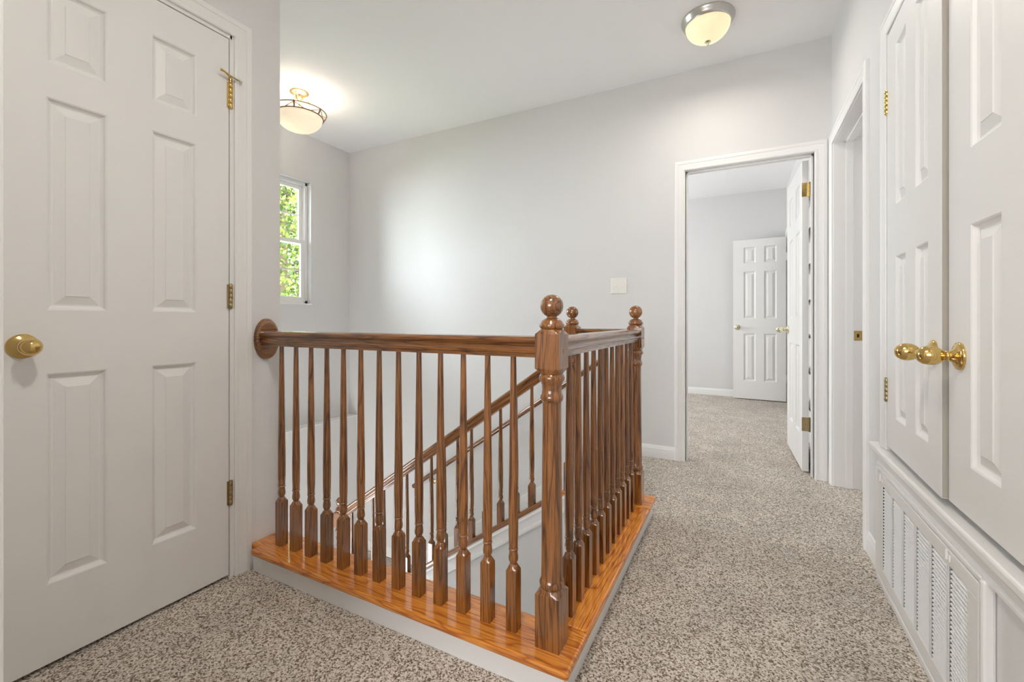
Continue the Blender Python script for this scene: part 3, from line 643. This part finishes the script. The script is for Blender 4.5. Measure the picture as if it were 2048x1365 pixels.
sf = empty('semi_flush_ceiling_light', (-2.975, 2.22, ZC)); tag(sf, 'hanging alabaster bowl light with gold scrolled frame above the stairs', 'ceiling light')
obj('canopy', MB().lathe([(0.066, 0), (0.068, -0.005), (0.063, -0.012), (0.046, -0.018), (0.036, -0.024), (0.034, -0.034), (0.024, -0.05), (0.012, -0.062), (0.008, -0.07)], 36), 'gold', sf, smooth=40)
obj('stem', MB().lathe([(0.006, -0.06), (0.006, -0.19)], 12), 'gold', sf, smooth=40)
def ring(name, r, z, t, mat):
    n = 48; rr = []
    for i in range(n):
        a = 2 * math.pi * i / n
        rr.append([((r + t * math.cos(b_)) * math.cos(a), (r + t * math.cos(b_)) * math.sin(a), z + t * math.sin(b_)) for b_ in [2 * math.pi * j / 8 for j in range(8)]])
    m_ = MB(); m_.rings(rr + [rr[0]], False, False); return obj(name, m_, mat, sf, smooth=60)
ring('upper_ring', 0.190, -0.150, 0.0042, 'bronze'); ring('lower_ring', 0.166, -0.184, 0.0042, 'bronze')
for k in range(6):
    a = 2 * math.pi * (k + 0.2) / 6; m_ = MB(); u = Vector((math.cos(a), math.sin(a), 0)); t = Vector((-math.sin(a), math.cos(a), 0)); z = Vector((0, 0, 1))
    m_.tube([u * 0.192 + z * -0.146, u * 0.168 + z * -0.188], [0.0062, 0.0048], 8)
    for s in (-1, 1):
        pts = []
        for q in range(7):
            th_ = s * q / 6 * 0.40; v_ = Vector((math.cos(a + th_), math.sin(a + th_), 0)); f_ = (q / 6) ** 0.7
            pts.append(v_ * (0.190 - 0.024 * f_) + z * (-0.150 - 0.034 * f_))
        m_.tube(pts, 0.0028, 6)
    obj('frame_strut', m_, 'bronze', sf, smooth=60)
for k in range(3):
    a = 2 * math.pi * (k + 0.45) / 3; u = Vector((math.cos(a), math.sin(a), 0)); z = Vector((0, 0, 1))
    pts = [u * 0.030 + z * -0.030, u * 0.050 + z * -0.022, u * 0.062 + z * -0.032, u * 0.064 + z * -0.060, u * 0.072 + z * -0.095, u * 0.095 + z * -0.128, u * 0.14 + z * -0.150, u * 0.188 + z * -0.152]
    m_ = MB(); m_.tube(pts, [0.005, 0.0055, 0.0055, 0.0065, 0.0055, 0.005, 0.0045, 0.004], 8); obj('arm', m_, 'gold', sf, smooth=60)
obj('glass_bowl', MB().lathe(bowl_profile(0.163, 0.112, -0.186), 40, cap0=False), 'glow2', sf, smooth=60)
light('semi_flush_lamp', 'POINT', 2.2, (-2.975, 2.22, ZC - 0.15), (0, 0, 0), (1.0, 0.93, 0.83), shadow_soft_size=0.05)

# ------------------------------------------------------------------ return-air grille
gr = empty('vent_grille', (XR, 1.74, 0.0)); tag(gr, 'white louvered return-air grille low on the right wall', 'vent grille')
def gp(name, x0, x1, y0, y1, z0, z1, mat='grille', bev=0.002):
    m_ = MB(); m_.box(x0 - XR, x1 - XR, y0 - 1.74, y1 - 1.74, z0, z1); return obj(name, m_, mat, gr, bevel=bev)
gx = 0.450
m_ = MB(); m_.box(0.54, 0.56, 1.331, 2.099, 0.041, 0.394); m_.box(0.456, 0.54, 2.090, 2.099, 0.041, 0.394); m_.box(0.474, 0.54, 1.331, 1.340, 0.041, 0.394); m_.box(0.474, 0.54, 1.34, 2.09, 0.041, 0.050); m_.box(0.474, 0.54, 1.34, 2.09, 0.385, 0.394)
m_.v = [(x - XR, y - 1.74, z) for x, y, z in m_.v]; obj('duct_shade_box', m_, 'dark', gr)  # dark box puts the shade inside the duct into its colour
cols_ = [2.062 - 0.1178 * i for i in range(6)]
Zl, Zh = 0.066, 0.372
gp('frame_rail', gx, 0.470, 1.316, 2.120, Zh, 0.410); gp('frame_rail', gx, 0.470, 1.316, 2.120, 0.022, Zl)
gp('frame_stile', gx, gx + 0.003, cols_[0], 2.120, Zl, Zh, bev=None); gp('frame_stile', gx, 0.470, 1.316, 1.368, Zl, Zh)
for i in range(1, 6): gp('mullion', gx + 0.0005, gx + 0.0025, cols_[i], cols_[i] + 0.0125, Zl, Zh, bev=None)
gp('outer_frame', 0.449, XR, 1.294, 1.312, 0.0, 0.425, bev=0.006); gp('outer_frame', 0.452, XR, 2.123, 2.165, 0.0, 0.418)
gp('outer_frame', 0.452, XR, 1.312, 2.123, 0.412, 0.424); gp('outer_frame', 0.447, XR, 1.312, 2.123, 0.0, 0.020)
n_l = 27; p_ = (Zh - Zl) / n_l
lm = MB(); lw = 0.1178 - 0.0125; lg = -0.009
lm.add([(-0.0012, lg, -0.0048), (-0.0002, lg, -0.0054), (0.0135, lg, 0.0046), (0.0125, lg, 0.0054), (-0.0012, -lw, -0.0048), (-0.0002, -lw, -0.0054), (0.0135, -lw, 0.0046), (0.0125, -lw, 0.0054)],
       [(0, 1, 2, 3), (7, 6, 5, 4), (0, 4, 5, 1), (1, 5, 6, 2), (2, 6, 7, 3), (3, 7, 4, 0)])
lmm = lm.mesh('louver'); lmm.materials.append(M['grille'])
for i in range(6):
    for k in range(n_l): obj('louver', lmm, None, gr, (gx + 0.0012 - XR, cols_[i] - 1.74 - (0 if i else 0), Zl + (k + 0.5) * p_))
for y_ in (1.46, 2.055):
    o = gp('latch', 0.4455, 0.450, y_ - 0.006, y_ + 0.006, 0.386, 0.402, 'grille', 0.002); 
    b_ = MB(); b_.box(0.440 - XR, 0.4455 - XR, y_ - 1.74 - 0.002, y_ - 1.74 + 0.002, 0.390, 0.416); obj('thumb_tab', b_, 'grille', o, bevel=0.0015)

# ------------------------------------------------------------------ light switch
sw = empty('light_switch', (-0.817, YF, 1.2305)); tag(sw, 'white double toggle light switch on the far wall', 'light switch')
m_ = MB(); m_.rings([[(x * a, -t, z * a) for x, z in ((-1, -1), (1, -1), (1, 1), (-1, 1))] for a, t in ((0.058, 0), (0.058, 0.003), (0.054, 0.0065))])
obj('plate', m_, 'plastic', sw)
for x in (-0.023, 0.023):
    s_ = MB(); s_.box(-0.0055, 0.0055, -0.0075, -0.006, -0.0125, 0.0125); o = obj('toggle', s_, 'plastic', sw, (x, 0, 0))
    t_ = MB(); t_.rings([[(-0.004, -0.006, -0.006), (0.004, -0.006, -0.006), (0.004, -0.006, 0.006), (-0.004, -0.006, 0.006)], [(-0.003, -0.021, -0.013), (0.003, -0.021, -0.013), (0.003, -0.020, -0.005), (-0.003, -0.020, -0.005)]])
    obj('lever', t_, 'plastic', o, bevel=0.001)
    for z in (-0.030, 0.030): obj('screw', MB().lathe([(0.003, 0.0063), (0.0026, 0.0075)], 10, Matrix.Rotation(R(90), 4, 'X')), 'plastic', sw, (x, 0, z))

# ------------------------------------------------------------------ shelf unit behind the open door
sh = empty('shelf_unit', (0.43, 3.9, 0)); tag(sh, 'shallow white shelves glimpsed behind the open bedroom door', 'shelf unit')
for y_ in (3.50, 4.30):
    m_ = MB(); m_.box(-0.022, 0.033, y_ - 3.9 - 0.008, y_ - 3.9 + 0.008, 0, 1.90); obj('side_panel', m_, 'trim', sh)
for z_ in (0.36, 0.61, 0.86, 1.11, 1.36, 1.61, 1.885):
    m_ = MB(); m_.box(-0.024, 0.033, -0.39, 0.39, z_ - 0.009, z_ + 0.009); obj('shelf', m_, 'trim', sh, bevel=0.001)

# ------------------------------------------------------------------ outdoors
m_ = MB(); m_.box(-24, -3.8, -12, 20, -3.1, -2.9)
struct('ground', m_, 'lawn', 'green lawn outside below the stair window', 'ground')
tc_ = Vector((-7.6, 5.3, -2.9))
tr_ = empty('tree', tc_); tag(tr_, 'sunlit green leafy tree filling the stair window', 'tree')
m_ = MB(); m_.tube([(0, 0, -0.05), (0.06, 0.02, 1.2), (-0.03, 0.08, 2.6), (0.05, 0.0, 4.2), (0.0, 0.05, 6.4)], [0.20, 0.16, 0.13, 0.09, 0.03], 12)
obj('trunk', m_, 'bark', tr_, smooth=60)
for k in range(14):
    a = k * 2.4; z0 = 2.4 + k * 0.27; ln = 1.9 - 0.05 * k; up = 0.5 + 0.06 * k
    m_ = MB(); pts = [(0, 0, z0)] + [(math.cos(a + 0.15 * q) * ln * q / 4, math.sin(a + 0.15 * q) * ln * q / 4, z0 + up * q / 4 + 0.1 * math.sin(q * 2.0)) for q in range(1, 5)]
    m_.tube(pts, [0.05, 0.038, 0.028, 0.018, 0.008], 7); obj('branch', m_, 'bark', tr_, smooth=60)
NLF = 48000
u = rng.normal(size=(NLF, 3)); u /= np.linalg.norm(u, axis=1)[:, None]
rad = rng.uniform(0.25, 1.0, NLF) ** 0.5
clus = rng.normal(size=(90, 3)) * 0.45
P = u * rad[:, None] * np.array([2.1, 2.3, 2.7]); near = rng.integers(0, 90, NLF)
cc = (lambda q: q / np.linalg.norm(q, axis=1)[:, None])(rng.normal(size=(90, 3))) * np.array([1.5, 1.7, 2.0])
msk = rng.random(NLF) < 0.6
P[msk] = cc[near[msk]] + rng.normal(size=(msk.sum(), 3)) * 0.34
P[:, 2] += 5.1
A_ = rng.normal(size=(NLF, 3)); A_ /= np.linalg.norm(A_, axis=1)[:, None]
B_ = np.cross(A_, rng.normal(size=(NLF, 3))); B_ /= np.linalg.norm(B_, axis=1)[:, None]
Cn = np.cross(A_, B_); ls = rng.uniform(0.030, 0.058, NLF)[:, None]
V = np.stack([P - A_ * ls, P + B_ * ls * 0.55 + Cn * ls * 0.12, P + A_ * ls, P - B_ * ls * 0.55 + Cn * ls * 0.12], 1).reshape(-1, 3)
me = bpy.data.meshes.new('foliage'); me.vertices.add(len(V)); me.vertices.foreach_set('co', V.ravel().astype(np.float32))
me.loops.add(NLF * 6); me.polygons.add(NLF * 2)
b4 = np.arange(NLF)[:, None] * 4
me.loops.foreach_set('vertex_index', np.concatenate([b4 + [0, 1, 2], b4 + [0, 2, 3]], 1).ravel().astype(np.int32))
me.polygons.foreach_set('loop_start', (np.arange(NLF * 2) * 3).astype(np.int32)); me.update(calc_edges=True); me.validate()
me.materials.append(M['leaf']); fo = obj('foliage', me, None, tr_); fo['kind'] = 'stuff'
